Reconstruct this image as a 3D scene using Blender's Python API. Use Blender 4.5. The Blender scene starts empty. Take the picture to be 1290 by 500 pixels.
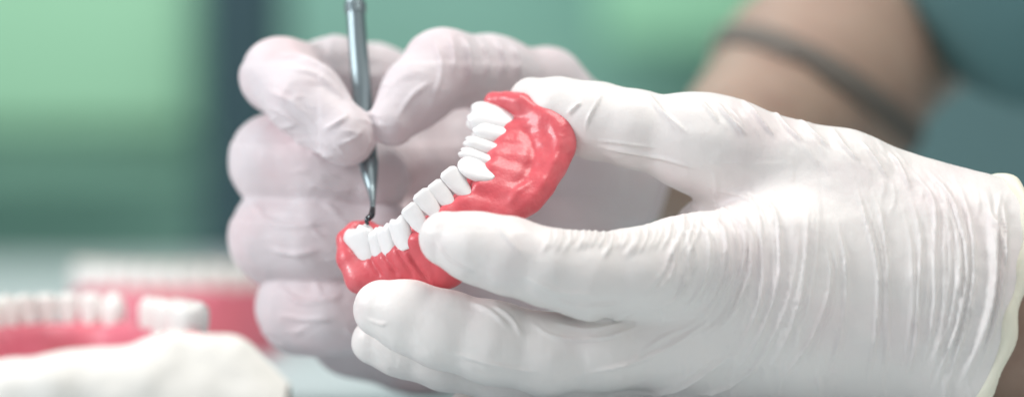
import bpy, math, numpy as np
from mathutils import Vector
C = bpy.context.scene
COL = C.collection
D = 610.0            # camera distance to the plane of the work, mm
S = 0.2              # mm per photo pixel at that plane
TABLE = -58.0

# ---------------------------------------------------------------- helpers
def W(px, py, d=0.0):
    k = S * (1 + d / D)
    return np.array([(px - 645) * k, d, (250 - py) * k])
def RP(r, d=0.0):
    return r * S * (1 + d / D)
def to_px(v):
    k = S * (1 + v[:, 1] / D)
    return v[:, 0] / k + 645, 250 - v[:, 2] / k

def link(o):
    COL.objects.link(o); return o
def thing(name, label, cat, loc=(0, 0, 0), group=None):
    o = link(bpy.data.objects.new(name, None))
    o.location = [c / 1000 for c in loc]
    o['label'] = label; o['category'] = cat
    if group: o['group'] = group
    o.empty_display_size = 0.01
    return o
def mesh_obj(name, verts, faces, mat, parent=None, smooth=True, label=None, off=None):
    verts = np.asarray(verts, dtype=np.float64) / 1000.0
    if parent is not None:
        verts = verts - np.array(parent.location if off is None else off)
    me = bpy.data.meshes.new(name)
    if isinstance(faces, np.ndarray):
        n = len(faces); k = faces.shape[1]
        me.vertices.add(len(verts)); me.vertices.foreach_set('co', verts.astype(np.float32).ravel())
        me.loops.add(n * k); me.loops.foreach_set('vertex_index', faces.astype(np.int32).ravel())
        me.polygons.add(n); me.polygons.foreach_set('loop_start', np.arange(0, n * k, k, dtype=np.int32))
        me.polygons.foreach_set('loop_total', np.full(n, k, dtype=np.int32))
        me.update(calc_edges=True); me.validate()
    else:
        me.from_pydata([tuple(v) for v in verts], [], faces)
    me.polygons.foreach_set('use_smooth', [smooth] * len(me.polygons))
    me.materials.append(mat)
    o = link(bpy.data.objects.new(name, me))
    if parent is not None: o.parent = parent
    if label: o['label'] = label
    return o

# ---------- signed distance toolkit
class Grid:
    def __init__(s, lo, hi, h):
        s.h = h; s.lo = np.array(lo, float)
        s.n = [int((hi[i] - lo[i]) / h) + 2 for i in range(3)]
        s.ax = [(s.lo[i] + np.arange(s.n[i]) * h).astype(np.float32) for i in range(3)]
    def sub(s, lo, hi):
        sl = []
        for i in range(3):
            a = max(0, int((lo[i] - s.lo[i]) / s.h)); b = min(s.n[i], int((hi[i] - s.lo[i]) / s.h) + 2)
            sl.append(slice(a, max(b, a + 1)))
        return tuple(sl)
    def xyz(s, sl=None):
        if sl is None: sl = (slice(None),) * 3
        return (s.ax[0][sl[0]][:, None, None], s.ax[1][sl[1]][None, :, None], s.ax[2][sl[2]][None, None, :])
def rcone(X, Y, Z, a, b, ra, rb, sy=1.0):
    ax, ay, az = a; dx, dy, dz = b[0] - ax, (b[1] - ay) / sy, b[2] - az
    L = dx * dx + dy * dy + dz * dz + 1e-9
    px, py, pz = X - np.float32(ax), (Y - np.float32(ay)) * np.float32(1 / sy), Z - np.float32(az)
    t = np.clip((px * np.float32(dx) + py * np.float32(dy) + pz * np.float32(dz)) * np.float32(1 / L), 0, 1)
    q = np.sqrt((px - t * np.float32(dx)) ** 2 + (py - t * np.float32(dy)) ** 2 + (pz - t * np.float32(dz)) ** 2)
    return q - (np.float32(ra) + t * np.float32(rb - ra))
def smin(a, b, k):
    h = np.maximum(k - np.abs(a - b), 0) / k
    return np.minimum(a, b) - h * h * (k * 0.25)
def chain(X, Y, Z, pts, k=1.5, sy=1.0):
    """pts: list of (xyz, r)"""
    f = None
    for i in range(len(pts) - 1):
        g = rcone(X, Y, Z, pts[i][0], pts[i + 1][0], pts[i][1], pts[i + 1][1], sy)
        f = g if f is None else smin(f, g, k)
    return f
def st(*rows):   # rows (px, py, depth, r_px)
    return [(W(a, b, c), RP(r, c)) for a, b, c, r in rows]
def bbox(pts, m):
    P = np.array([p for p, r in pts]); R = np.array([r for p, r in pts])[:, None]
    return (P - R).min(0) - m, (P + R).max(0) + m
def surfnet(F, g):
    ins = F < 0
    a = ins[:-1]; b = ins[1:]
    cnt = None
    c8 = [ins[i:ins.shape[0] - 1 + i, j:ins.shape[1] - 1 + j, k:ins.shape[2] - 1 + k] for i in (0, 1) for j in (0, 1) for k in (0, 1)]
    anyc = c8[0].copy(); allc = c8[0].copy()
    for c in c8[1:]: anyc |= c; allc &= c
    act = anyc & ~allc
    I, J, K = np.nonzero(act)
    idx = np.full(act.shape, -1, np.int32); idx[I, J, K] = np.arange(len(I))
    off = [(i, j, k) for i in (0, 1) for j in (0, 1) for k in (0, 1)]
    val = [F[I + o[0], J + o[1], K + o[2]] for o in off]
    acc = np.zeros((len(I), 3)); n = np.zeros(len(I))
    for p in range(8):
        for q in range(p + 1, 8):
            if sum(abs(off[p][t] - off[q][t]) for t in range(3)) != 1: continue
            m = (val[p] < 0) != (val[q] < 0)
            t = np.where(m, val[p] / np.where(m, val[p] - val[q], 1), 0)
            for ax in range(3):
                acc[:, ax] += np.where(m, off[p][ax] + t * (off[q][ax] - off[p][ax]), 0)
            n += m
    V = g.lo + (np.stack([I, J, K], 1) + acc / n[:, None]) * g.h
    quads = []
    for ax in range(3):
        u, v = (ax + 1) % 3, (ax + 2) % 3
        s0 = [slice(None)] * 3; s1 = [slice(None)] * 3
        s0[ax] = slice(0, -1); s1[ax] = slice(1, None)
        for q in (u, v): s0[q] = slice(1, -1); s1[q] = slice(1, -1)
        A = ins[tuple(s0)]; B = ins[tuple(s1)]
        for flip, m in ((False, A & ~B), (True, ~A & B)):
            p = list(np.nonzero(m))
            p[u] = p[u] + 1; p[v] = p[v] + 1
            def cell(du, dv):
                c = [x.copy() for x in p]; c[u] -= du; c[v] -= dv
                return idx[c[0], c[1], c[2]]
            qd = np.stack([cell(1, 1), cell(0, 1), cell(0, 0), cell(1, 0)], 1)
            if flip: qd = qd[:, ::-1]
            quads.append(qd)
    Q = np.concatenate(quads); Q = Q[(Q >= 0).all(1)]
    return V, Q
def normals(V, Q):
    n = np.cross(V[Q[:, 2]] - V[Q[:, 0]], V[Q[:, 3]] - V[Q[:, 1]])
    N = np.zeros_like(V)
    for k in range(4):
        for ax in range(3): N[:, ax] += np.bincount(Q[:, k], n[:, ax], len(V))
    return N / (np.linalg.norm(N, axis=1)[:, None] + 1e-12)
def relax(V, Q, it=2, lam=0.5):
    for _ in range(it):
        A = np.zeros_like(V); c = np.zeros(len(V))
        for k in range(4):
            for o in (1, 3):
                j = Q[:, (k + o) % 4]
                for ax in range(3): A[:, ax] += np.bincount(Q[:, k], V[j, ax], len(V))
                c += np.bincount(Q[:, k], minlength=len(V))
        V = V + lam * (A / c[:, None] - V)
    return V
def vnoise(P, scale, seed=0):
    p = P / scale; i = np.floor(p).astype(np.int64); f = p - i; f = f * f * (3 - 2 * f)
    def h(a, b, c):
        n = (a * 73856093) ^ (b * 19349663) ^ (c * 83492791) ^ (seed * 2654435)
        n = (n ^ (n >> 13)) * 1274126177 & 0x7fffffff
        n = (n ^ (n >> 15)) * 2246822519 & 0x7fffffff
        return ((n >> 7) & 0xffff) / 32767.5 - 1
    r = 0
    for a in (0, 1):
        for b in (0, 1):
            for c in (0, 1):
                w = (f[:, 0] if a else 1 - f[:, 0]) * (f[:, 1] if b else 1 - f[:, 1]) * (f[:, 2] if c else 1 - f[:, 2])
                r = r + w * h(i[:, 0] + a, i[:, 1] + b, i[:, 2] + c)
    return r
def ridge(px, py, pts, w, taper=0.25):
    """profile 0..1 around a polyline, px units; fades at both ends"""
    # catmull refine
    P = [np.array(p, float) for p in pts]; P = [2 * P[0] - P[1]] + P + [2 * P[-1] - P[-2]]
    R = []
    for i in range(1, len(P) - 2):
        for t in np.linspace(0, 1, 5, endpoint=False):
            a, b, c, d = P[i - 1:i + 3]
            R.append(0.5 * ((2 * b) + (c - a) * t + (2 * a - 5 * b + 4 * c - d) * t * t + (3 * b - a - 3 * c + d) * t ** 3))
    R.append(P[-2]); R = np.array(R)
    sel = (px > R[:, 0].min() - 5 * w) & (px < R[:, 0].max() + 5 * w) & (py > R[:, 1].min() - 5 * w) & (py < R[:, 1].max() + 5 * w)
    out = np.zeros(len(px)); x = px[sel]; y = py[sel]
    best = np.full(len(x), 1e9); tt = np.zeros(len(x))
    L = np.linalg.norm(np.diff(R, axis=0), axis=1); cum = np.r_[0, np.cumsum(L)]
    for i in range(len(R) - 1):
        d = R[i + 1] - R[i]; t = np.clip(((x - R[i][0]) * d[0] + (y - R[i][1]) * d[1]) / (d @ d + 1e-9), 0, 1)
        q = np.hypot(x - R[i][0] - t * d[0], y - R[i][1] - t * d[1])
        m = q < best; best[m] = q[m]; tt[m] = (cum[i] + t[m] * L[i]) / cum[-1]
    tp = np.clip(np.minimum(tt, 1 - tt) / taper, 0, 1); tp = tp * tp * (3 - 2 * tp)
    out[sel] = np.exp(-(best / w) ** 2) * tp
    return out
def box(name, lo, hi, mat, parent=None, bev=0, label=None):
    x0, y0, z0 = lo; x1, y1, z1 = hi
    v = [(x, y, z) for x in (x0, x1) for y in (y0, y1) for z in (z0, z1)]
    f = [(0, 1, 3, 2), (4, 6, 7, 5), (0, 4, 5, 1), (2, 3, 7, 6), (0, 2, 6, 4), (1, 5, 7, 3)]
    o = mesh_obj(name, v, f, mat, parent, smooth=False, label=label)
    if bev:
        m = o.modifiers.new('b', 'BEVEL'); m.width = bev / 1000; m.segments = 3
    return o
def tube(pts, seg=24, sub=6, cap=True):
    """pts [(xyz, r)] -> verts, faces (lists)"""
    P = np.array([p for p, r in pts]); R = np.array([r for p, r in pts]); n = len(P)
    PP = np.vstack([2 * P[0] - P[1], P, 2 * P[-1] - P[-2]]); RR = np.r_[R[0], R, R[-1]]
    cs, rs = [], []
    for i in range(1, n):
        for t in np.linspace(0, 1, sub, endpoint=False):
            a, b, c, d = PP[i - 1], PP[i], PP[i + 1], PP[i + 2]
            cs.append(0.5 * ((2 * b) + (c - a) * t + (2 * a - 5 * b + 4 * c - d) * t * t + (3 * b - a - 3 * c + d) * t ** 3))
            rs.append(RR[i] + (RR[i + 1] - RR[i]) * t)
    cs.append(P[-1]); rs.append(R[-1]); cs = np.array(cs)
    T = np.gradient(cs, axis=0); T /= np.linalg.norm(T, axis=1)[:, None]
    u = np.cross(T[0], [0, 1, 0.1]); u /= np.linalg.norm(u); V = []
    for i in range(len(cs)):
        u = u - T[i] * (u @ T[i]); u /= np.linalg.norm(u); w = np.cross(T[i], u)
        for k in range(seg):
            a = 2 * math.pi * k / seg
            V.append(cs[i] + rs[i] * (u * math.cos(a) + w * math.sin(a)))
    Fc = []
    for i in range(len(cs) - 1):
        for k in range(seg):
            Fc.append((i * seg + k, i * seg + (k + 1) % seg, (i + 1) * seg + (k + 1) % seg, (i + 1) * seg + k))
    if cap:
        Fc.append(tuple(range(seg))[::-1]); Fc.append(tuple((len(cs) - 1) * seg + k for k in range(seg)))
    return V, Fc

# ---------------------------------------------------------------- materials
def mat(name, base, rough=0.5, sss=0.0, rad=(1, .5, .4), sscale=0.002, metal=0, coat=0, bumps=(), mott=None, spec=0.5, emis=None):
    m = bpy.data.materials.new(name); m.use_nodes = True
    nt = m.node_tree; b = nt.nodes['Principled BSDF']
    b.inputs['Base Color'].default_value = (*base, 1); b.inputs['Roughness'].default_value = rough
    b.inputs['Metallic'].default_value = metal; b.inputs['Specular IOR Level'].default_value = spec
    if sss:
        b.inputs['Subsurface Weight'].default_value = sss
        b.inputs['Subsurface Radius'].default_value = rad; b.inputs['Subsurface Scale'].default_value = sscale
    if coat:
        b.inputs['Coat Weight'].default_value = coat; b.inputs['Coat Roughness'].default_value = 0.12
    tc = nt.nodes.new('ShaderNodeTexCoord')
    prev = None
    for (sc, dist, stren, det, stretch) in bumps:
        mp = nt.nodes.new('ShaderNodeMapping'); mp.inputs['Scale'].default_value = stretch[:3]
        if len(stretch) > 3: mp.inputs['Rotation'].default_value = stretch[3:]
        nt.links.new(tc.outputs['Object'], mp.inputs['Vector'])
        no = nt.nodes.new('ShaderNodeTexNoise'); no.inputs['Scale'].default_value = sc; no.inputs['Detail'].default_value = det
        nt.links.new(mp.outputs[0], no.inputs['Vector'])
        bu = nt.nodes.new('ShaderNodeBump'); bu.inputs['Distance'].default_value = dist; bu.inputs['Strength'].default_value = stren
        nt.links.new(no.outputs['Fac'], bu.inputs['Height'])
        if prev: nt.links.new(prev.outputs[0], bu.inputs['Normal'])
        prev = bu
    if prev: nt.links.new(prev.outputs[0], b.inputs['Normal'])
    if mott:
        col2, sc, lo, hi = mott
        no = nt.nodes.new('ShaderNodeTexNoise'); no.inputs['Scale'].default_value = sc; no.inputs['Detail'].default_value = 4
        nt.links.new(tc.outputs['Object'], no.inputs['Vector'])
        rp = nt.nodes.new('ShaderNodeMapRange'); rp.inputs['From Min'].default_value = lo; rp.inputs['From Max'].default_value = hi
        nt.links.new(no.outputs['Fac'], rp.inputs['Value'])
        mx = nt.nodes.new('ShaderNodeMix'); mx.data_type = 'RGBA'
        mx.inputs[6].default_value = (*base, 1); mx.inputs[7].default_value = (*col2, 1)
        nt.links.new(rp.outputs[0], mx.inputs[0]); nt.links.new(mx.outputs[2], b.inputs['Base Color'])
    return m
GLOVE = mat('latex_white', (0.79, 0.765, 0.745), 0.45, 0.2, (1, .75, .7), 0.0015, spec=0.4,
            bumps=((260, 0.0006, 0.35, 3, (1, 1, 1)), (60, 0.0012, 0.35, 4, (2.2, 1, 0.6, 0, 0.5, 0))),
            mott=((0.79, 0.725, 0.72), 45, 0.5, 0.75))
GLOVE2 = mat('latex_white_shaded', (0.71, 0.655, 0.675), 0.5, 0.2, (1, .7, .65), 0.0015, spec=0.35,  # same latex, darkened for the far hand's shade; pink mottling is skin showing through
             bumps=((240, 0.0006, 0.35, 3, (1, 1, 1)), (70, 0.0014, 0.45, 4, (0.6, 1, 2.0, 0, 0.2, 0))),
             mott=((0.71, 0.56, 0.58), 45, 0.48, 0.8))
RIM = mat('latex_rim', (0.80, 0.79, 0.66), 0.45, 0.2, (1, .75, .7), 0.0015, bumps=((200, 0.0008, 0.4, 3, (1, 1, 1)),))
GUM = mat('denture_resin', (0.69, 0.108, 0.13), 0.42, 0.25, (1, .3, .25), 0.0015, coat=0.2,
          bumps=((380, 0.0005, 0.35, 3, (1, 1, 1)), (1100, 0.0003, 0.4, 2, (1, 1, 1))), mott=((0.78, 0.20, 0.22), 110, 0.5, 0.75))
TOOTH = mat('tooth_enamel', (0.86, 0.86, 0.855), 0.3, 0.2, (1, .9, .85), 0.001, coat=0.3, bumps=((300, 0.0002, 0.15, 2, (1, 1, 1)),))
GUM2 = mat('model_gum', (0.70, 0.17, 0.23), 0.4, bumps=((300, 0.0005, 0.3, 3, (1, 1, 1)),), mott=((0.72, 0.18, 0.22), 60, 0.45, 0.7))
TOOTH2 = mat('model_tooth', (0.88, 0.87, 0.83), 0.35)
PLASTER = mat('dental_stone', (0.86, 0.85, 0.80), 0.75, bumps=((200, 0.0006, 0.3, 4, (1, 1, 1)),))
STEEL = mat('brushed_steel', (0.28, 0.35, 0.37), 0.42, metal=1, bumps=((300, 0.0002, 0.25, 3, (1, 1, 0.05)),))
DSTEEL = mat('dark_steel', (0.10, 0.115, 0.125), 0.25, metal=1)
SKIN = mat('skin', (0.38, 0.27, 0.21), 0.5, 0.2, (1, .4, .25), 0.003, bumps=((350, 0.0006, 0.4, 4, (1, 1, 1)),), mott=((0.32, 0.21, 0.165), 60, 0.45, 0.7))
CLOTH = mat('scrub_cloth', (0.10, 0.22, 0.23), 0.85, bumps=((60, 0.004, 0.5, 3, (1, 1, 1)),))
CREASE_SHADE = mat('elbow_crease_shade', (0.13, 0.115, 0.10), 0.7)  # dark colour that paints the shade of the elbow crease
TAB = mat('table_laminate', (0.52, 0.58, 0.60), 0.5, bumps=((40, 0.0004, 0.2, 3, (1, 1, 1)),))

# ================================================================ denture
# teeth: (tip px,py, root px,py, width px, depth mm, thickness px, kind)
def crop(x, y): return 410 + x / 1.724, 90 + y / 1.724
TEETH = []
for (tx, ty, rx, ry, w, d, th, kind) in [
    (308, 92, 386, 114, 64, 17.0, 48, 'molar'),
    (318, 124, 388, 142, 40, 14.0, 38, 'molar'),
    (298, 150, 370, 172, 26, 10.5, 30, 'premolar'),
    (288, 173, 358, 198, 27, 7.5, 28, 'premolar'),
    (290, 194, 350, 228, 50, 3.5, 26, 'canine'),
    (261, 213, 310, 270, 35, 1.5, 22, 'incisor'),
    (232, 241, 276, 296, 31, 0.5, 20, 'incisor'),
    (202, 261, 243, 312, 33, 0.0, 20, 'incisor'),
    (177, 291, 214, 345, 35, 0.5, 22, 'incisor'),
    (153, 314, 174, 380, 42, 3.0, 28, 'premolar'),
    (125, 330, 143, 396, 38, 6.5, 28, 'premolar'),
    (101, 340, 121, 402, 38, 9.5, 30, 'premolar'),
    (66, 334, 86, 408, 70, 13.0, 40, 'molar')]:
    TEETH.append((crop(tx, ty), crop(rx, ry), w * 1.2 / 1.724, d, th / 1.724, kind))
def tooth_mesh(T, R, wdir, w, th, kind, seg=36, n=22, seed=0):
    """T tip, R root (xyz mm); wdir width direction; returns verts, faces"""
    rng = np.random.RandomState(seed)
    ax = T - R; L = np.linalg.norm(ax); ax = ax / L
    wd = wdir - ax * (wdir @ ax); wd /= np.linalg.norm(wd); td = np.cross(wd, ax)
    V = []; F = []
    for i in range(n + 1):
        t = i / n
        if kind == 'incisor':
            a = 0.5 * math.sin(min((t + .03) / 0.78, 1) * math.pi / 2) ** 0.7; b = 0.55 - 0.24 * t
            close = (1 - max(0, (t - 0.86) / 0.14) ** 2.6) ** 0.5 if t > 0.86 else 1; cl_a = 0.62 + 0.38 * close if t < 1 else 0.58
        elif kind == 'canine':
            a = 0.51 * math.sin(min((t + .05) / 0.7, 1) * math.pi / 2) ** 0.5; b = 0.5 - 0.14 * t
            close = (1 - max(0, (t - 0.5) / 0.5) ** 2.2) ** 0.5 if t > 0.5 else 1; cl_a = 0.12 + 0.88 * close
        else:
            a = 0.38 + 0.13 * math.sin(min(t / 0.6, 1) * math.pi / 2); b = 0.42 + 0.08 * math.sin(min(t / .6, 1) * math.pi / 2)
            close = (1 - max(0, (t - 0.66) / 0.34) ** 2.4) ** 0.5 if t > 0.66 else 1; cl_a = close
        if t == 1: close = 0.0
        hh = L * (t - 0.0)
        for k in range(seg):
            an = 2 * math.pi * k / seg; c, s = math.cos(an), math.sin(an); e = 2 / 2.35
            cx = math.copysign(abs(c) ** e, c) * a * w * cl_a; sx = math.copysign(abs(s) ** e, s) * b * th * close
            z = hh
            if kind in ('molar', 'premolar') and t > 0.6:
                q = (t - 0.6) / 0.4
                cusp = math.cos(2 * an + (math.pi / 2 if kind == 'molar' else 0)) if kind == 'premolar' else math.cos(4 * an + math.pi)
                z += 0.05 * L * q * cusp * min(1, cl_a * 1.6) - 0.10 * L * q * (1 - cl_a) ** 2
            if kind == 'incisor' and t < 1:
                z += -0.03 * L * max(0, abs(c) - .5) * t
            V.append(R + ax * z + wd * cx + td * sx)
    for i in range(n):
        for k in range(seg):
            F.append((i * seg + k, i * seg + (k + 1) % seg, (i + 1) * seg + (k + 1) % seg, (i + 1) * seg + k))
    F.append(tuple(range(seg))[::-1])
    F.append(tuple(n * seg + k for k in range(seg)))
    V = np.array(V)
    V += vnoise(V, 1.3, seed)[:, None] * 0.05
    return V, F
den = thing('denture', 'red-pink lower denture with white teeth held between the gloved fingers', 'denture', W(560, 300, 6))
roots = []
for i, ((tx, ty), (rx, ry), w, d, th, kind) in enumerate(TEETH):
    side = (i - 6.5) / 6.5
    T = W(tx, ty, d + 1.0); R = W(rx, ry, d)
    R2 = R + (R - T) * (0.12 if i == 9 else 0.25)
    a = TEETH[max(i - 1, 0)]; b = TEETH[min(i + 1, 12)]
    wdir = W(*b[0], b[3]) - W(*a[0], a[3])
    ax_ = (T - R2) / np.linalg.norm(T - R2)
    V, F = tooth_mesh(T, R2, wdir, w * S * (1.06), th * S, kind, seed=i + 3)
    mesh_obj('tooth', V, F, TOOTH, den)
    roots.append((T, R, w * S))
# gum
fl = [((703, 158), 11), ((712, 176), 9), ((706, 198), 7), ((694, 222), 4), ((676, 248), 1.5), ((655, 262), 0), ((628, 282), -0.5), ((605, 312), -0.5),
      ((578, 340), 0), ((556, 352), 1), ((528, 356), 4.5), ((490, 358), 8), ((452, 352), 11)]
g = Grid(W(415, 385, -16) - 3, W(735, 95, 45) + 3, 0.38)
X, Y, Z = g.xyz()
Fg = None
for i, ((T, R, w)) in enumerate(roots):
    (fx, fy), fd = fl[i]
    E = W(fx, fy, fd + 1.5)
    neck = R + (R - T) * 0.42 + np.array([0, 1.0, 0])
    mid = (neck + E) / 2 + np.array([0, 1.6, 0])
    pts = [(neck, 2.4), (mid, 3.3), (E, 2.7)]
    lo, hi = bbox(pts, 9); sl = g.sub(lo, hi)
    x, y, z = g.xyz(sl)
    f = chain(x, y, z, pts, 2.5)
    if Fg is None: Fg = np.full(g.n, 9, np.float32)
    Fg[sl] = smin(Fg[sl], f, 3.6)
# interdental papillae and webbing between neighbours
for i in range(len(roots) - 1):
    T0, R0, w0 = roots[i]; T1, R1, w1 = roots[i + 1]
    m = (R0 + R1) / 2; tip = m + ((T0 + T1) / 2 - m) * 0.08 + np.array([0, 0.9, 0])
    E = (W(*fl[i][0], fl[i][1] + 1.5) + W(*fl[i + 1][0], fl[i + 1][1] + 1.5)) / 2
    pts = [(tip, 0.7), (m + (m - tip) * 0.8 + np.array([0, 1.2, 0]), 2.1), (E, 2.9)]
    lo, hi = bbox(pts, 9); sl = g.sub(lo, hi); x, y, z = g.xyz(sl)
    Fg[sl] = smin(Fg[sl], chain(x, y, z, pts, 2), 2.4)
# posterior ends, top edge, lingual wall behind the teeth
for pts, k in ((st((640, 126, 19, 12), (655, 130, 17, 12), (690, 148, 13, 10), (708, 165, 11, 9)), 3),
               (st((622, 128, 22, 13), (636, 150, 22, 14), (640, 185, 18, 14)), 3),
               (st((452, 352, 12, 15), (440, 325, 15, 15), (436, 302, 18, 11), (446, 288, 20, 8), (462, 284, 22, 6)), 3),
               (st((464, 288, 22, 8), (500, 300, 17, 11), (540, 285, 11, 11), (585, 250, 10, 11), (620, 200, 16, 12), (636, 150, 22, 13)), 3)):
    lo, hi = bbox(pts, 9); sl = g.sub(lo, hi); x, y, z = g.xyz(sl)
    Fg[sl] = smin(Fg[sl], chain(x, y, z, pts, 2), k)
V, Q = surfnet(Fg, g); V = relax(V, Q, 18)
N = normals(V, Q)
V = V + N * (0.14 * vnoise(V, 5.5, 5) + 0.07 * vnoise(V, 1.8, 9))[:, None]
px, py = to_px(V)
V += N * (-0.9 * ridge(px, py, [(655, 150), (672, 185), (665, 215), (645, 240)], 9)
          + 0.5 * ridge(px, py, [(690, 150), (704, 180), (690, 220), (668, 255)], 6)
          + 0.5 * ridge(px, py, [(640, 262), (652, 240), (672, 228)], 5)
          - sum(0.55 * ridge(px, py, q, 3) for q in ([(497, 308), (508, 330), (524, 354)], [(512, 314), (526, 336), (544, 360)], [(480, 316), (490, 332), (503, 350)], [(464, 320), (470, 334), (482, 350)])))[:, None]
mesh_obj('gum_base', V, Q, GUM, den)

# ================================================================ person
person = thing('person', 'person in teal scrubs and white latex gloves working on the denture with a probe', 'person', (330, 60, TABLE))
def sep(F, h): return h
# ---- near glove
g = Grid(W(425, 560, 60) * [1, 0, 1] + [0, -36, 0], W(1330, 75, 60) * [1, 0, 1] + [0, 56, 0], 0.5)
X, Y, Z = g.xyz()
palm = chain(X, Y, Z, st((1080, 352, 9, 148), (1180, 372, 8, 150), (1225, 384, 6, 150), (1250, 392, 6, 160), (1345, 418, 4, 160)), 4, 0.56)
for pts in (st((1195, 285, 12, 62), (1060, 232, 12, 66), (895, 184, 12, 56)),
            st((1200, 340, 6, 72), (1000, 320, 2, 72), (860, 336, -3, 62)),
            st((1210, 380, 6, 72), (1000, 390, 1, 74), (845, 415, 0, 60)),
            st((1210, 420, 8, 72), (1000, 440, 4, 66), (850, 462, 8, 50)),
            st((1210, 440, 12, 66), (1000, 470, 12, 56), (850, 500, 18, 36)),
            st((1150, 330, 22, 60), (900, 300, 24, 50), (900, 440, 26, 45))):
    palm = smin(palm, chain(X, Y, Z, pts, 3), 9)
F = palm.copy()
fingers = [
    (st((905, 186, 12, 55), (860, 176, 13, 51), (800, 163, 14, 46), (750, 152, 17, 46), (705, 140, 20, 40), (672, 129, 23, 31)), 8),
    (st((880, 335, -4, 60), (800, 344, -10, 55), (735, 346, -14, 51), (690, 336, -16, 46), (640, 320, -16, 46), (600, 311, -15, 43), (564, 301, -13, 35)), 5),
    (st((860, 425, 0, 58), (760, 440, -4, 52), (690, 446, -6, 48), (620, 432, -7, 48), (560, 415, -6, 46), (515, 399, -4, 42), (481, 389, -2, 36)), 5),
    (st((850, 462, 8, 48), (740, 470, 7, 42), (640, 468, 8, 38), (560, 452, 10, 36), (505, 438, 12, 34), (472, 430, 13, 30)), 4),
    (st((850, 498, 18, 34), (740, 512, 20, 30), (650, 515, 21, 28), (590, 512, 22, 25)), 4)]
for pts, k in fingers:
    lo, hi = bbox(pts, 12); sl = g.sub(lo, hi); x, y, z = g.xyz(sl)
    f = chain(x, y, z, pts, 3)
    F[sl] = smin(F[sl], np.minimum(F[sl], smin(palm[sl], f, k)), 0.6)
c = W(1230, 385, 6); nrm = np.array([0.94, 0.30, -0.25]); nrm /= np.linalg.norm(nrm)
pl = (X - c[0]) * nrm[0] + (Y - c[1]) * nrm[1] + (Z - c[2]) * nrm[2]
pl = pl.astype(np.float32)
wob = (0.5 * np.sin(Z * 0.21 + 1.0) + 0.35 * np.sin(Z * 0.47 + Y * .3)).astype(np.float32)
Fi = F + 0.2
bead = np.sqrt(Fi * Fi + (pl + wob) ** 2) - 1.75 - 0.3 * np.sin(Z * 0.33)
VR, QR = surfnet(bead.astype(np.float32), g); VR = relax(VR, QR, 2)
F = np.maximum(F, pl)
del bead, palm, Fi
V, Q = surfnet(F, g); V = relax(V, Q, 2)
N = normals(V, Q); px, py = to_px(V)
front = np.clip((-N[:, 1] + 0.35) / 0.6, 0, 1)
H = np.zeros(len(V))
rng = np.random.RandomState(4)
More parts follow.
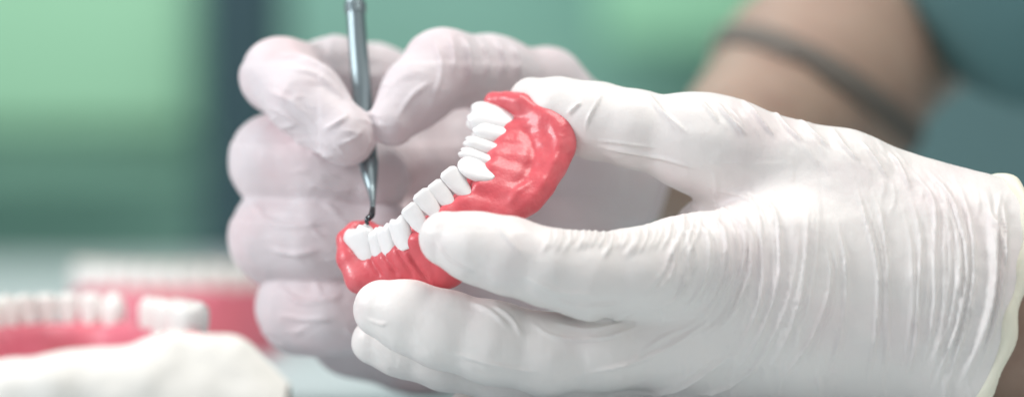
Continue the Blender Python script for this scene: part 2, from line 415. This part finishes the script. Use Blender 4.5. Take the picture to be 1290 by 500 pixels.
long_ridges = [
    ([(1070, 218), (1089, 273), (1102, 340), (1102, 416), (1089, 495)], 2.6, .55),
    ([(1093, 227), (1114, 281), (1120, 349), (1117, 433), (1106, 495)], 2.4, .5),
    ([(1140, 235), (1156, 298), (1159, 365), (1152, 433), (1140, 495)], 2.6, .55),
    ([(1144, 206), (1173, 256), (1177, 323), (1173, 399), (1156, 475)], 2.8, .5),
    ([(1165, 208), (1202, 255), (1217, 325), (1211, 399), (1186, 458), (1173, 500)], 3.0, .75),
    ([(1200, 222), (1222, 280), (1228, 350), (1214, 420), (1190, 500)], 3.2, .7),
    ([(1185, 214), (1192, 262), (1196, 330), (1188, 410), (1165, 490)], 2.4, .4),
    ([(1232, 228), (1246, 262), (1249, 330), (1238, 410), (1205, 500)], 5.0, 1.0),
    ([(1262, 236), (1254, 262), (1256, 300), (1250, 370), (1240, 420)], 3.5, .7),
    ([(890, 238), (942, 252), (959, 298), (955, 374), (934, 433), (900, 475)], 2.4, .5),
    ([(905, 236), (968, 256), (980, 307), (976, 365), (951, 433), (909, 491)], 2.6, .55),
    ([(878, 262), (909, 262), (934, 290), (934, 340), (909, 400), (867, 433)], 2.4, .5),
    ([(870, 268), (898, 276), (915, 300), (914, 345), (890, 395), (850, 425)], 2.2, .45),
    ([(1018, 248), (1014, 332), (993, 416), (951, 491)], 2.4, .35),
    ([(1039, 298), (1043, 357), (1022, 424), (976, 491)], 2.4, .45),
    ([(1000, 330), (990, 390), (960, 450), (925, 495)], 2.2, .4),
    ([(1052, 270), (1066, 340), (1060, 420), (1035, 495)], 2.2, .35),
    ([(862, 272), (885, 290), (893, 325), (880, 370), (845, 405)], 2.2, .4),
    ([(848, 276), (868, 300), (870, 335), (850, 375), (815, 392)], 2.4, .45),
    ([(838, 282), (848, 310), (842, 345), (815, 378)], 2.2, .4),
    ([(900, 398), (850, 432), (800, 455), (735, 470)], 3.0, .45),
    ([(935, 440), (880, 475), (840, 492), (800, 497)], 2.6, .5),
    ([(960, 455), (915, 488), (870, 499)], 2.6, .45),
    ([(800, 393), (770, 402), (720, 400)], 2.5, .4),
    ([(1254, 240), (1266, 275), (1265, 330), (1252, 400), (1226, 485)], 4.0, .9), ([(1240, 300), (1252, 350), (1240, 430), (1214, 495)], 2.5, .5),
    ([(1238, 262), (1262, 300), (1272, 345)], 2.5, .6),
    # thumb
    ([(812, 116), (830, 135), (852, 158), (868, 172)], 2.4, .5),
    ([(760, 112), (752, 130), (742, 150), (735, 170)], 2.2, .3),
    ([(735, 128), (722, 136), (712, 146)], 2.2, .5),
    ([(745, 184), (790, 190), (840, 200), (885, 216)], 2.6, .45),
    ([(740, 176), (785, 180), (835, 188)], 2.2, .3),
    ([(900, 126), (920, 150), (945, 174)], 2.4, .5), ([(934, 124), (955, 150), (982, 176)], 2.4, .5),
    ([(968, 136), (990, 160), (1014, 182)], 2.4, .45), ([(1001, 146), (1022, 168), (1047, 190)], 2.4, .45),
    ([(1043, 158), (1062, 180), (1085, 205)], 2.4, .4), ([(880, 124), (893, 142), (905, 158)], 2.0, .35),
    ([(1085, 175), (1105, 200), (1120, 230)], 2.4, .4), ([(1120, 190), (1138, 215), (1150, 245)], 2.4, .4),
    # index finger
    ([(620, 275), (640, 300), (662, 325)], 3.0, .25), ([(545, 300), (565, 325), (595, 345)], 2.6, .35),
    ([(655, 345), (700, 365), (760, 372)], 3.0, .3), ([(690, 372), (730, 385), (790, 380)], 2.6, .35),
    # middle finger
    ([(458, 400), (478, 408), (490, 405)], 2.4, .3), ([(590, 380), (620, 395), (640, 415)], 3.2, .4),
    ([(620, 385), (645, 402), (660, 425)], 3.0, .4), ([(560, 440), (620, 458), (690, 470)], 2.6, .3),
    ([(660, 400), (700, 425), (760, 425), (820, 405)], 3.0, .4), ([(690, 405), (740, 415), (800, 402)], 2.6, .35),
]
for pts, w, h in long_ridges:
    H += h * ridge(px, py, [(a + rng.uniform(-3, 3), b) for a, b in pts], w * rng.uniform(.65, .95), 0.3)
# small puckers along the top of the index finger
for x0 in np.arange(690, 885, 9.0):
    x0 += rng.uniform(-3, 3); ln = rng.uniform(14, 40) + max(0, (x0 - 800) * 0.5)
    y0 = 292 - max(0, x0 - 790) * 0.30
    H += rng.uniform(.35, .7) * ridge(px, py, [(x0, y0 - 8), (x0 - 1, y0 + ln * .4), (x0 - 6 - ln * .2, y0 + ln)], 2.2, 0.4)
for _ in range(46):   # long fine stretch lines following the big folds
    b0 = long_ridges[rng.randint(0, 22)][0]; o = rng.uniform(-16, 16); a_ = rng.uniform(0, .5); n_ = len(b0)
    q = [(a + o + rng.uniform(-3, 3), b + rng.uniform(-6, 6)) for a, b in b0][int(a_ * 2):]
    if len(q) > 2: H += rng.uniform(.10, .34) * ridge(px, py, q, rng.uniform(1.3, 2.2), 0.4)
# fine puckers scattered over the knuckles
for _ in range(70):
    x0 = rng.uniform(830, 1230); y0 = rng.uniform(200, 480); ln = rng.uniform(30, 90)
    lean = (x0 - 1000) / 900
    H += rng.uniform(.06, .2) * ridge(px, py, [(x0, y0), (x0 + ln * .12 * (1 - lean), y0 + ln * .5), (x0 - ln * lean * .2, y0 + ln)], rng.uniform(1.6, 3.2), 0.45)
for _ in range(26):
    x0 = rng.uniform(900, 1130); y0 = 118 + (x0 - 900) * .27 + rng.uniform(0, 45); ln = rng.uniform(15, 40)
    H += rng.uniform(.05, .16) * ridge(px, py, [(x0, y0), (x0 + ln * .5, y0 + ln * .55), (x0 + ln * .9, y0 + ln * 1.2)], 2.0, 0.45)
H = 1.9 * H * front
st_ = V * [0.55, 1, 1.0]
H += 0.20 * vnoise(st_, 7, 3) + 0.10 * vnoise(V, 3.2, 8) + 0.9 * np.clip(vnoise(V, 24, 2), -1, 1) * 0.5
V = V + N * H[:, None]
gn = mesh_obj('glove', V, Q, GLOVE, person, label='near white latex glove with stretched folds over the back of the hand')
mesh_obj('cuff_rim', VR, QR, RIM, gn, off=person.location)

# ---- far glove
g = Grid(W(285, 520, 120) * [1, 0, 1] + [-18, 6, 0], W(860, 25, 120) * [1, 0, 1] + [8, 128, 8], 0.6)
X, Y, Z = g.xyz()
palm = chain(X, Y, Z, st((560, 215, 86, 62), (640, 228, 90, 72), (720, 216, 90, 72), (800, 208, 98, 64), (900, 200, 115, 68)), 8, 1.0)
for pts in (st((560, 150, 92, 44), (720, 200, 90, 70)), st((500, 290, 82, 50), (640, 340, 84, 56), (760, 230, 88, 60)),
            st((470, 412, 72, 44), (560, 432, 80, 48), (700, 300, 86, 60)),
            st((392, 396, 62, 36), (440, 424, 70, 42), (520, 446, 78, 44), (630, 430, 88, 50)),
            st((690, 105, 66, 40), (740, 170, 78, 56), (790, 205, 90, 56))):
    palm = smin(palm, chain(X, Y, Z, pts, 4), 10)
F = palm.copy()
fingers = [
    (st((560, 125, 90, 42), (470, 100, 74, 40), (420, 90, 62, 38), (352, 96, 46, 43), (385, 128, 34, 42), (436, 170, 26, 37)), 5),
    (st((690, 105, 66, 42), (620, 92, 52, 44), (556, 86, 40, 45), (524, 118, 33, 37), (494, 152, 28, 31)), 6),
    (st((560, 205, 90, 44), (430, 195, 68, 44), (353, 203, 57, 59), (405, 212, 51, 56), (468, 226, 48, 49)), 5),
    (st((560, 290, 86, 44), (430, 292, 68, 45), (352, 296, 56, 59), (405, 298, 49, 57), (478, 300, 45, 50)), 5),
    (st((560, 380, 80, 44), (450, 385, 68, 42), (383, 388, 56, 56), (425, 392, 50, 52), (480, 398, 48, 44)), 5)]
for pts, k in fingers:
    lo, hi = bbox(pts, 12); sl = g.sub(lo, hi); x, y, z = g.xyz(sl)
    f = chain(x, y, z, [(p_, r_ * .94) for p_, r_ in pts], 7)
    F[sl] = smin(F[sl], np.minimum(F[sl], smin(palm[sl], f, k)), 1.4)
c = W(815, 205, 97); nrm = np.array([0.93, 0.30, -0.12]); nrm /= np.linalg.norm(nrm)
pl = ((X - c[0]) * nrm[0] + (Y - c[1]) * nrm[1] + (Z - c[2]) * nrm[2]).astype(np.float32)
bead = np.sqrt(F * F + pl * pl) - 1.3
F = smin(np.maximum(F, pl), bead, 0.6)
V, Q = surfnet(F, g); V = relax(V, Q, 2)
N = normals(V, Q); px, py = to_px(V)
front = np.clip((-N[:, 1] + 0.35) / 0.6, 0, 1); H = np.zeros(len(V))
for pts, w, h in [
    ([(345, 70), (385, 78), (420, 100), (432, 125)], 4, .7), ([(330, 110), (370, 130), (400, 160)], 3, .25),
    ([(405, 165), (432, 150), (440, 140)], 2.4, .4), ([(350, 85), (400, 95), (440, 128)], 3, .3),
    ([(420, 185), (445, 175), (460, 160)], 2.6, .3), ([(325, 130), (360, 145), (400, 175)], 3, .3),
    ([(500, 150), (520, 120), (548, 100)], 3, .3), ([(545, 45), (556, 85), (545, 130)], 2.6, .3),
    ([(580, 42), (590, 70), (590, 110)], 2.8, .5), ([(600, 44), (612, 72), (610, 108)], 2.8, .5), ([(622, 46), (634, 74), (632, 104)], 2.8, .5),
    ([(642, 52), (652, 76), (652, 100)], 2.8, .5), ([(566, 40), (572, 68), (570, 100)], 2.6, .3),
    ([(360, 175), (400, 190), (440, 205)], 3, .3), ([(380, 225), (420, 240), (450, 240)], 3, .3),
    ([(320, 270), (360, 285), (420, 280)], 3, .3), ([(330, 310), (370, 320), (410, 312)], 3, .35),
    ([(350, 360), (380, 380), (430, 375)], 3, .3), ([(345, 395), (385, 402), (430, 400)], 3, .4)]:
    H += h * ridge(px, py, pts, w, 0.35)
rng = np.random.RandomState(8)
for _ in range(60):
    x0 = rng.uniform(300, 480); y0 = rng.uniform(60, 430); an = rng.uniform(-.5, .9); ln = rng.uniform(15, 45)
    H += rng.uniform(.05, .22) * ridge(px, py, [(x0, y0), (x0 + ln * .5 * math.cos(an), y0 + ln * .5 * math.sin(an) + rng.uniform(-3, 3)), (x0 + ln * math.cos(an), y0 + ln * math.sin(an))], rng.uniform(1.8, 3), 0.45)
H = 2.4 * H * front + 0.22 * vnoise(V, 6, 13) + 0.12 * vnoise(V, 3, 18) + 0.35 * vnoise(V, 20, 12)
V = V + N * H[:, None]
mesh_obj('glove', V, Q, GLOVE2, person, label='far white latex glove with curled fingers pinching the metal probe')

# ---- arms and shoulders (one skin) and tunic
g = Grid((10, -110, -56), (600, 430, 470), 3.2)
X, Y, Z = g.xyz()
arm_near = [(W(1150, 385, 9), 17), (W(1240, 404, 9), 21.5), (W(1400, 424, 9), 27), (np.array([330, 5, -12]), 38), (np.array([420, -40, 120]), 44), (np.array([450, -40, 290]), 52)]
arm_far = [(W(790, 205, 97), 13), (W(895, 220, 135), 20), (W(1030, 110, 235), 36), (W(1123, -7, 300), 41), (np.array([250, 310, 160]), 46), (np.array([400, 300, 290]), 52)]
near = chain(X, Y, Z, arm_near[:3], 10, 0.55)
body = smin(smin(near, chain(X, Y, Z, arm_near[2:], 10), 8), chain(X, Y, Z, arm_far, 10), 6)
torso = rcone(X, Y, Z, (470, 130, 60), (470, 130, 290), 95, 95, 1.55)
body = smin(body, torso, 40)
body = smin(body, rcone(X, Y, Z, (470, 130, 330), (450, 130, 440), 60, 52), 40)
V, Q = surfnet(body, g); V = relax(V, Q, 3)
mesh_obj('body', V, Q, SKIN, person)
tun = smin(rcone(X, Y, Z, (470, 130, 30), (470, 130, 292), 104, 104, 1.55),
           smin(chain(X, Y, Z, [(W(1330, -60, 240), 56), (np.array([410, 300, 292]), 62)], 10),
                chain(X, Y, Z, [(np.array([425, -40, 160]), 54), (np.array([452, -40, 292]), 60)], 10), 6), 25)
V, Q = surfnet(tun, g); V = relax(V, Q, 3)
mesh_obj('tunic', V, Q, CLOTH, person)
# dark band across the far arm, standing in for the elbow crease's shade
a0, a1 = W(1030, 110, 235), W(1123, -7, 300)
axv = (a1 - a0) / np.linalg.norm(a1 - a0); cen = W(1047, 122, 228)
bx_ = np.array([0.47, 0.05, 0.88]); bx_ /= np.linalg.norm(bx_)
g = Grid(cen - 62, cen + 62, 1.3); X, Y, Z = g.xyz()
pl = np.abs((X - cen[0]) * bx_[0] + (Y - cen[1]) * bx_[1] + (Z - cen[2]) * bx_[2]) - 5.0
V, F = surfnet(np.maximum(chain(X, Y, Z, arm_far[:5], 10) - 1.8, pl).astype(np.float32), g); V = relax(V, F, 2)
mesh_obj('crease_shade_band', V, F, CREASE_SHADE, person)

# ================================================================ probe
probe = thing('dental_probe', 'steel dental probe gripped upright with its bent tip on a denture tooth', 'dental probe', W(464, 281, 8))
prof = st((436, -260, 60, 9.5), (442, -60, 48, 11), (447, 0, 44, 11.5), (451, 60, 41, 12), (457, 130, 37, 12.5), (462, 190, 32, 13), (464, 205, 30, 13))
V, F = tube(prof, 32, 8); mesh_obj('handle', V, F, STEEL, probe)
a, b = prof[2][0], prof[3][0]
for t in (0.10, 0.17, 0.24):
    p = a + (b - a) * t; ax = (b - a) / np.linalg.norm(b - a)
    V, F = tube([(p - ax * .45, 2.35), (p - ax * .25, 2.95), (p + ax * .25, 2.95), (p + ax * .45, 2.35)], 32, 2)
    mesh_obj('grip_ring', V, F, STEEL, probe)
V, F = tube(st((464, 203, 30.2, 13), (466, 222, 27, 10), (468.5, 240, 24, 5.5), (469.5, 254, 20, 3.6), (469.5, 264, 16, 3.4)), 28, 6)
mesh_obj('shank', V, F, STEEL, probe)
V, F = tube(st((469.5, 263, 16.3, 3.6), (468, 271, 13.5, 4.2), (464, 275, 11.5, 4.0), (462, 279, 11, 2.8), (464, 283, 11, 1.6)), 20, 6)
mesh_obj('tip', V, F, DSTEEL, probe)

# ================================================================ tooth models at the left
def arch_model(name, label, cx, cy, zt, zb, half_w, depth, sgn, n, tooth_h, skip=(), group=None, gm=GUM2, tm=TOOTH2, yaw=0):
    """horseshoe: sgn=+1 apex away from the camera, -1 apex toward it"""
    root = thing(name, label, 'tooth model', (cx, cy, zb), group)
    def pt(u): return np.array([cx + half_w * math.sin(u * 1.45) / math.sin(1.45), cy + sgn * depth * (1 - abs(u) ** 2.1) - sgn * depth * .5, 0])
    zg = zt - tooth_h
    R = 7.5
    g = Grid((cx - half_w - 14, cy - depth * .5 - 14, zb - 1), (cx + half_w + 14, cy + depth * .5 + 14, zt + 3), 0.9)
    X, Y, Z = g.xyz(); F = np.full(g.n, 20, np.float32)
    us = np.linspace(-1.08, 1.08, 27)
    for a, b in zip(us[:-1], us[1:]):
        p, q = pt(a), pt(b)
        f2 = rcone(X, Y, Z * 0, p, q, R, R)
        F = smin(F, f2 + 0 * Z, 1.5)
    top = (Z - (zg + 1.5)); hv = F + np.clip(Z - (zg - 14), 0, None) * 0.22
    F = -smin(-hv, -top, 4.0)
    F = np.maximum(F, (zb + 0.02) - Z)
    V, Q = surfnet(F.astype(np.float32), g); V = relax(V, Q, 2)
    N = normals(V, Q); V = V + N * (0.4 * vnoise(V, 6, 31))[:, None]; V[:, 2] = np.maximum(V[:, 2], zb)
    root.rotation_euler = (0, 0, yaw)
    mesh_obj('gum', V, Q, gm, root)
    tu = np.linspace(-1, 1, n)
    for i, u in enumerate(tu):
        if i in skip: continue
        p = pt(u); q = pt(u + .02) - pt(u - .02)
        au = abs(u); kind = 'incisor' if au < .34 else 'canine' if au < .46 else 'premolar' if au < .7 else 'molar'
        w = np.linalg.norm(pt(u + 1 / (n - 1)) - pt(u - 1 / (n - 1))) * 0.98
        th = {'incisor': 4.5, 'canine': 6, 'premolar': 7.5, 'molar': 11.5}[kind]
        if kind == 'molar': w *= 1.2
        T = p + [0, 0, zt + (0.4 if kind == 'canine' else 0)]; Rr = p + [0, 0, zg - 1.5]
        V, F = tooth_mesh(T, Rr, q, w, th, kind, seg=24, n=14, seed=i)
        mesh_obj('tooth', V, F, tm, root)
    return root
m1 = W(95, 371, 92)
arch_model('jaw_model', 'pink jaw model with a gap in its white teeth, behind the cream plaster cast', m1[0] + 1, 76, m1[2], TABLE, 29, 50, 1, 14, 10, skip=(10,), yaw=0.32)
m2 = W(205, 328, 275)
arch_model('jaw_model', 'blurred pink jaw model with a full row of white teeth, farthest back on the table', m2[0], 285, m2[2], TABLE, 33, 42, -1, 14, 11)
# plaster cast in front
cast = thing('plaster_cast', 'cream plaster cast of a jaw nearest the camera at the lower left', 'plaster cast', (W(170, 500, -62)[0], -62, TABLE))
g = Grid((W(-60, 0, -62)[0] - 30, -100, TABLE - 1), (W(370, 0, -30)[0] + 2, -22, -20), 0.8)
X, Y, Z = g.xyz()
d = -62
def WB(px, py, dd): return W(px, py, dd)
f = chain(X, Y, Z, st((222, 462, d, 48), (285, 470, d, 46)), 4)
f = smin(f, chain(X, Y, Z, st((180, 500, d - 4, 60), (300, 522, d, 50)), 4), 6)
f = smin(f, chain(X, Y, Z, st((70, 488, d - 8, 42), (125, 486, d - 4, 44), (20, 495, d - 6, 38), (-70, 498, d, 38)), 4), 5)
f = smin(f, chain(X, Y, Z, [(W(-70, 540, d), 12), (W(320, 540, d), 12)], 4), 8)
f = np.maximum(f, TABLE + .02 - Z)
V, Q = surfnet(f.astype(np.float32), g); V = relax(V, Q, 2); N = normals(V, Q)
V = V + N * (0.5 * vnoise(V, 9, 41) + .3 * vnoise(V, 4, 42))[:, None]; V[:, 2] = np.maximum(V[:, 2], TABLE)
mesh_obj('cast_body', V, Q, PLASTER, cast)

# ================================================================ setting
t = box('table', (-1200, -200, TABLE - 30), (1500, 1500, TABLE), TAB); t['kind'] = 'structure'
WALLM = mat('green_wall', (0.22, 0.44, 0.37), 0.9, mott=((0.27, 0.50, 0.42), 2.0, .35, .65))
w_ = box('wall', (-2500, 2000, -1200), (2500, 2060, 1500), WALLM); w_['kind'] = 'structure'
f_ = box('floor', (-2500, -1500, -860), (2500, 2000, -800), mat('floor_vinyl', (.25, .33, .32), .6)); f_['kind'] = 'structure'
def bgbox(name, px0, py0, px1, py1, d, th, m, label, cat):
    a = W(px0, py1, d); b = W(px1, py0, d)
    root = thing(name, label, cat, ((a[0] + b[0]) / 2, d + th / 2, a[2]))
    box('panel', (a[0], d, a[2]), (b[0], d + th, b[2]), m, root, bev=8)
    return root
GL = mat('green_glass', (0.33, 0.64, 0.42), 0.5); DK = mat('dark_teal', (0.02, 0.06, 0.075), 0.6)
PALE = mat('pale_green', (0.32, 0.66, 0.43), 0.6); TEAL = mat('teal_panel', (0.11, 0.21, 0.215), 0.7)
bgbox('wall_panel', -260, -260, 238, 165, 1700, 40, GL, 'bright green wall panel at the upper left of the background', 'wall panel')
bgbox('wall_panel', -290, 165, 250, 235, 1720, 40, mat('mid_green', (0.26, 0.52, 0.39), .7), 'mid green lower wall panel under the bright green one', 'wall panel')
bgbox('column', 250, -260, 356, 345, 1500, 60, DK, 'dark navy column behind the curled glove', 'column')
bgbox('wall_panel', 760, -300, 1000, 60, 1800, 40, PALE, 'pale green wall panel beside the bare arm', 'wall panel')
bgbox('cabinet', 1020, -300, 1700, 520, 1400, 300, TEAL, 'dark teal cabinet behind the bare arm', 'cabinet')

# ================================================================ light, camera
w = bpy.data.worlds.new('World'); C.world = w; w.use_nodes = True
w.node_tree.nodes['Background'].inputs[0].default_value = (0.95, 0.94, 1.0, 1); w.node_tree.nodes['Background'].inputs[1].default_value = 0.42
def area(name, loc, tgt, size, power, col):
    l = bpy.data.lights.new(name, 'AREA'); l.size = size; l.energy = power; l.color = col
    o = link(bpy.data.objects.new(name, l)); o.location = loc
    o.rotation_euler = (Vector(tgt) - Vector(loc)).to_track_quat('-Z', 'Y').to_euler()
    return o
area('ceiling_lamp', (0.15, -0.07, 0.8), (0.03, 0, 0), 0.45, 5.6, (1, 0.975, 0.925))
area('raking_light', (-0.6, -0.16, 0.30), (0.1, 0, 0), 0.2, 3.0, (0.97, 0.98, 1))  # added raking light from the left to bring out glove folds, no window
area('warm_fill', (0.7, -0.5, 0.25), (0.1, 0, 0), 0.4, 0.5, (1, 0.93, 0.72))  # added warm fill that tints the cuff, no real lamp
area('wall_fill', (-0.3, 1.2, 1.1), (-0.1, 2.0, 0.1), 0.8, 14, (1, 1, .97))  # added fill to brighten the background wall, no lamp there
cam = bpy.data.cameras.new('Camera'); co = link(bpy.data.objects.new('Camera', cam)); C.camera = co
co.location = (0, -D / 1000, 0); co.rotation_euler = (math.pi / 2, 0, 0)
cam.sensor_width = 36; cam.lens = 36 * D / (1290 * S); cam.clip_start = 0.01; cam.clip_end = 50
cam.dof.use_dof = True; cam.dof.focus_distance = (D + 1) / 1000; cam.dof.aperture_fstop = 3.4
C.view_settings.view_transform = 'Standard'; C.view_settings.look = 'None'; C.view_settings.exposure = 0.03; C.view_settings.gamma = 1
C.cycles.use_denoising = True
C.cycles.max_bounces = 8
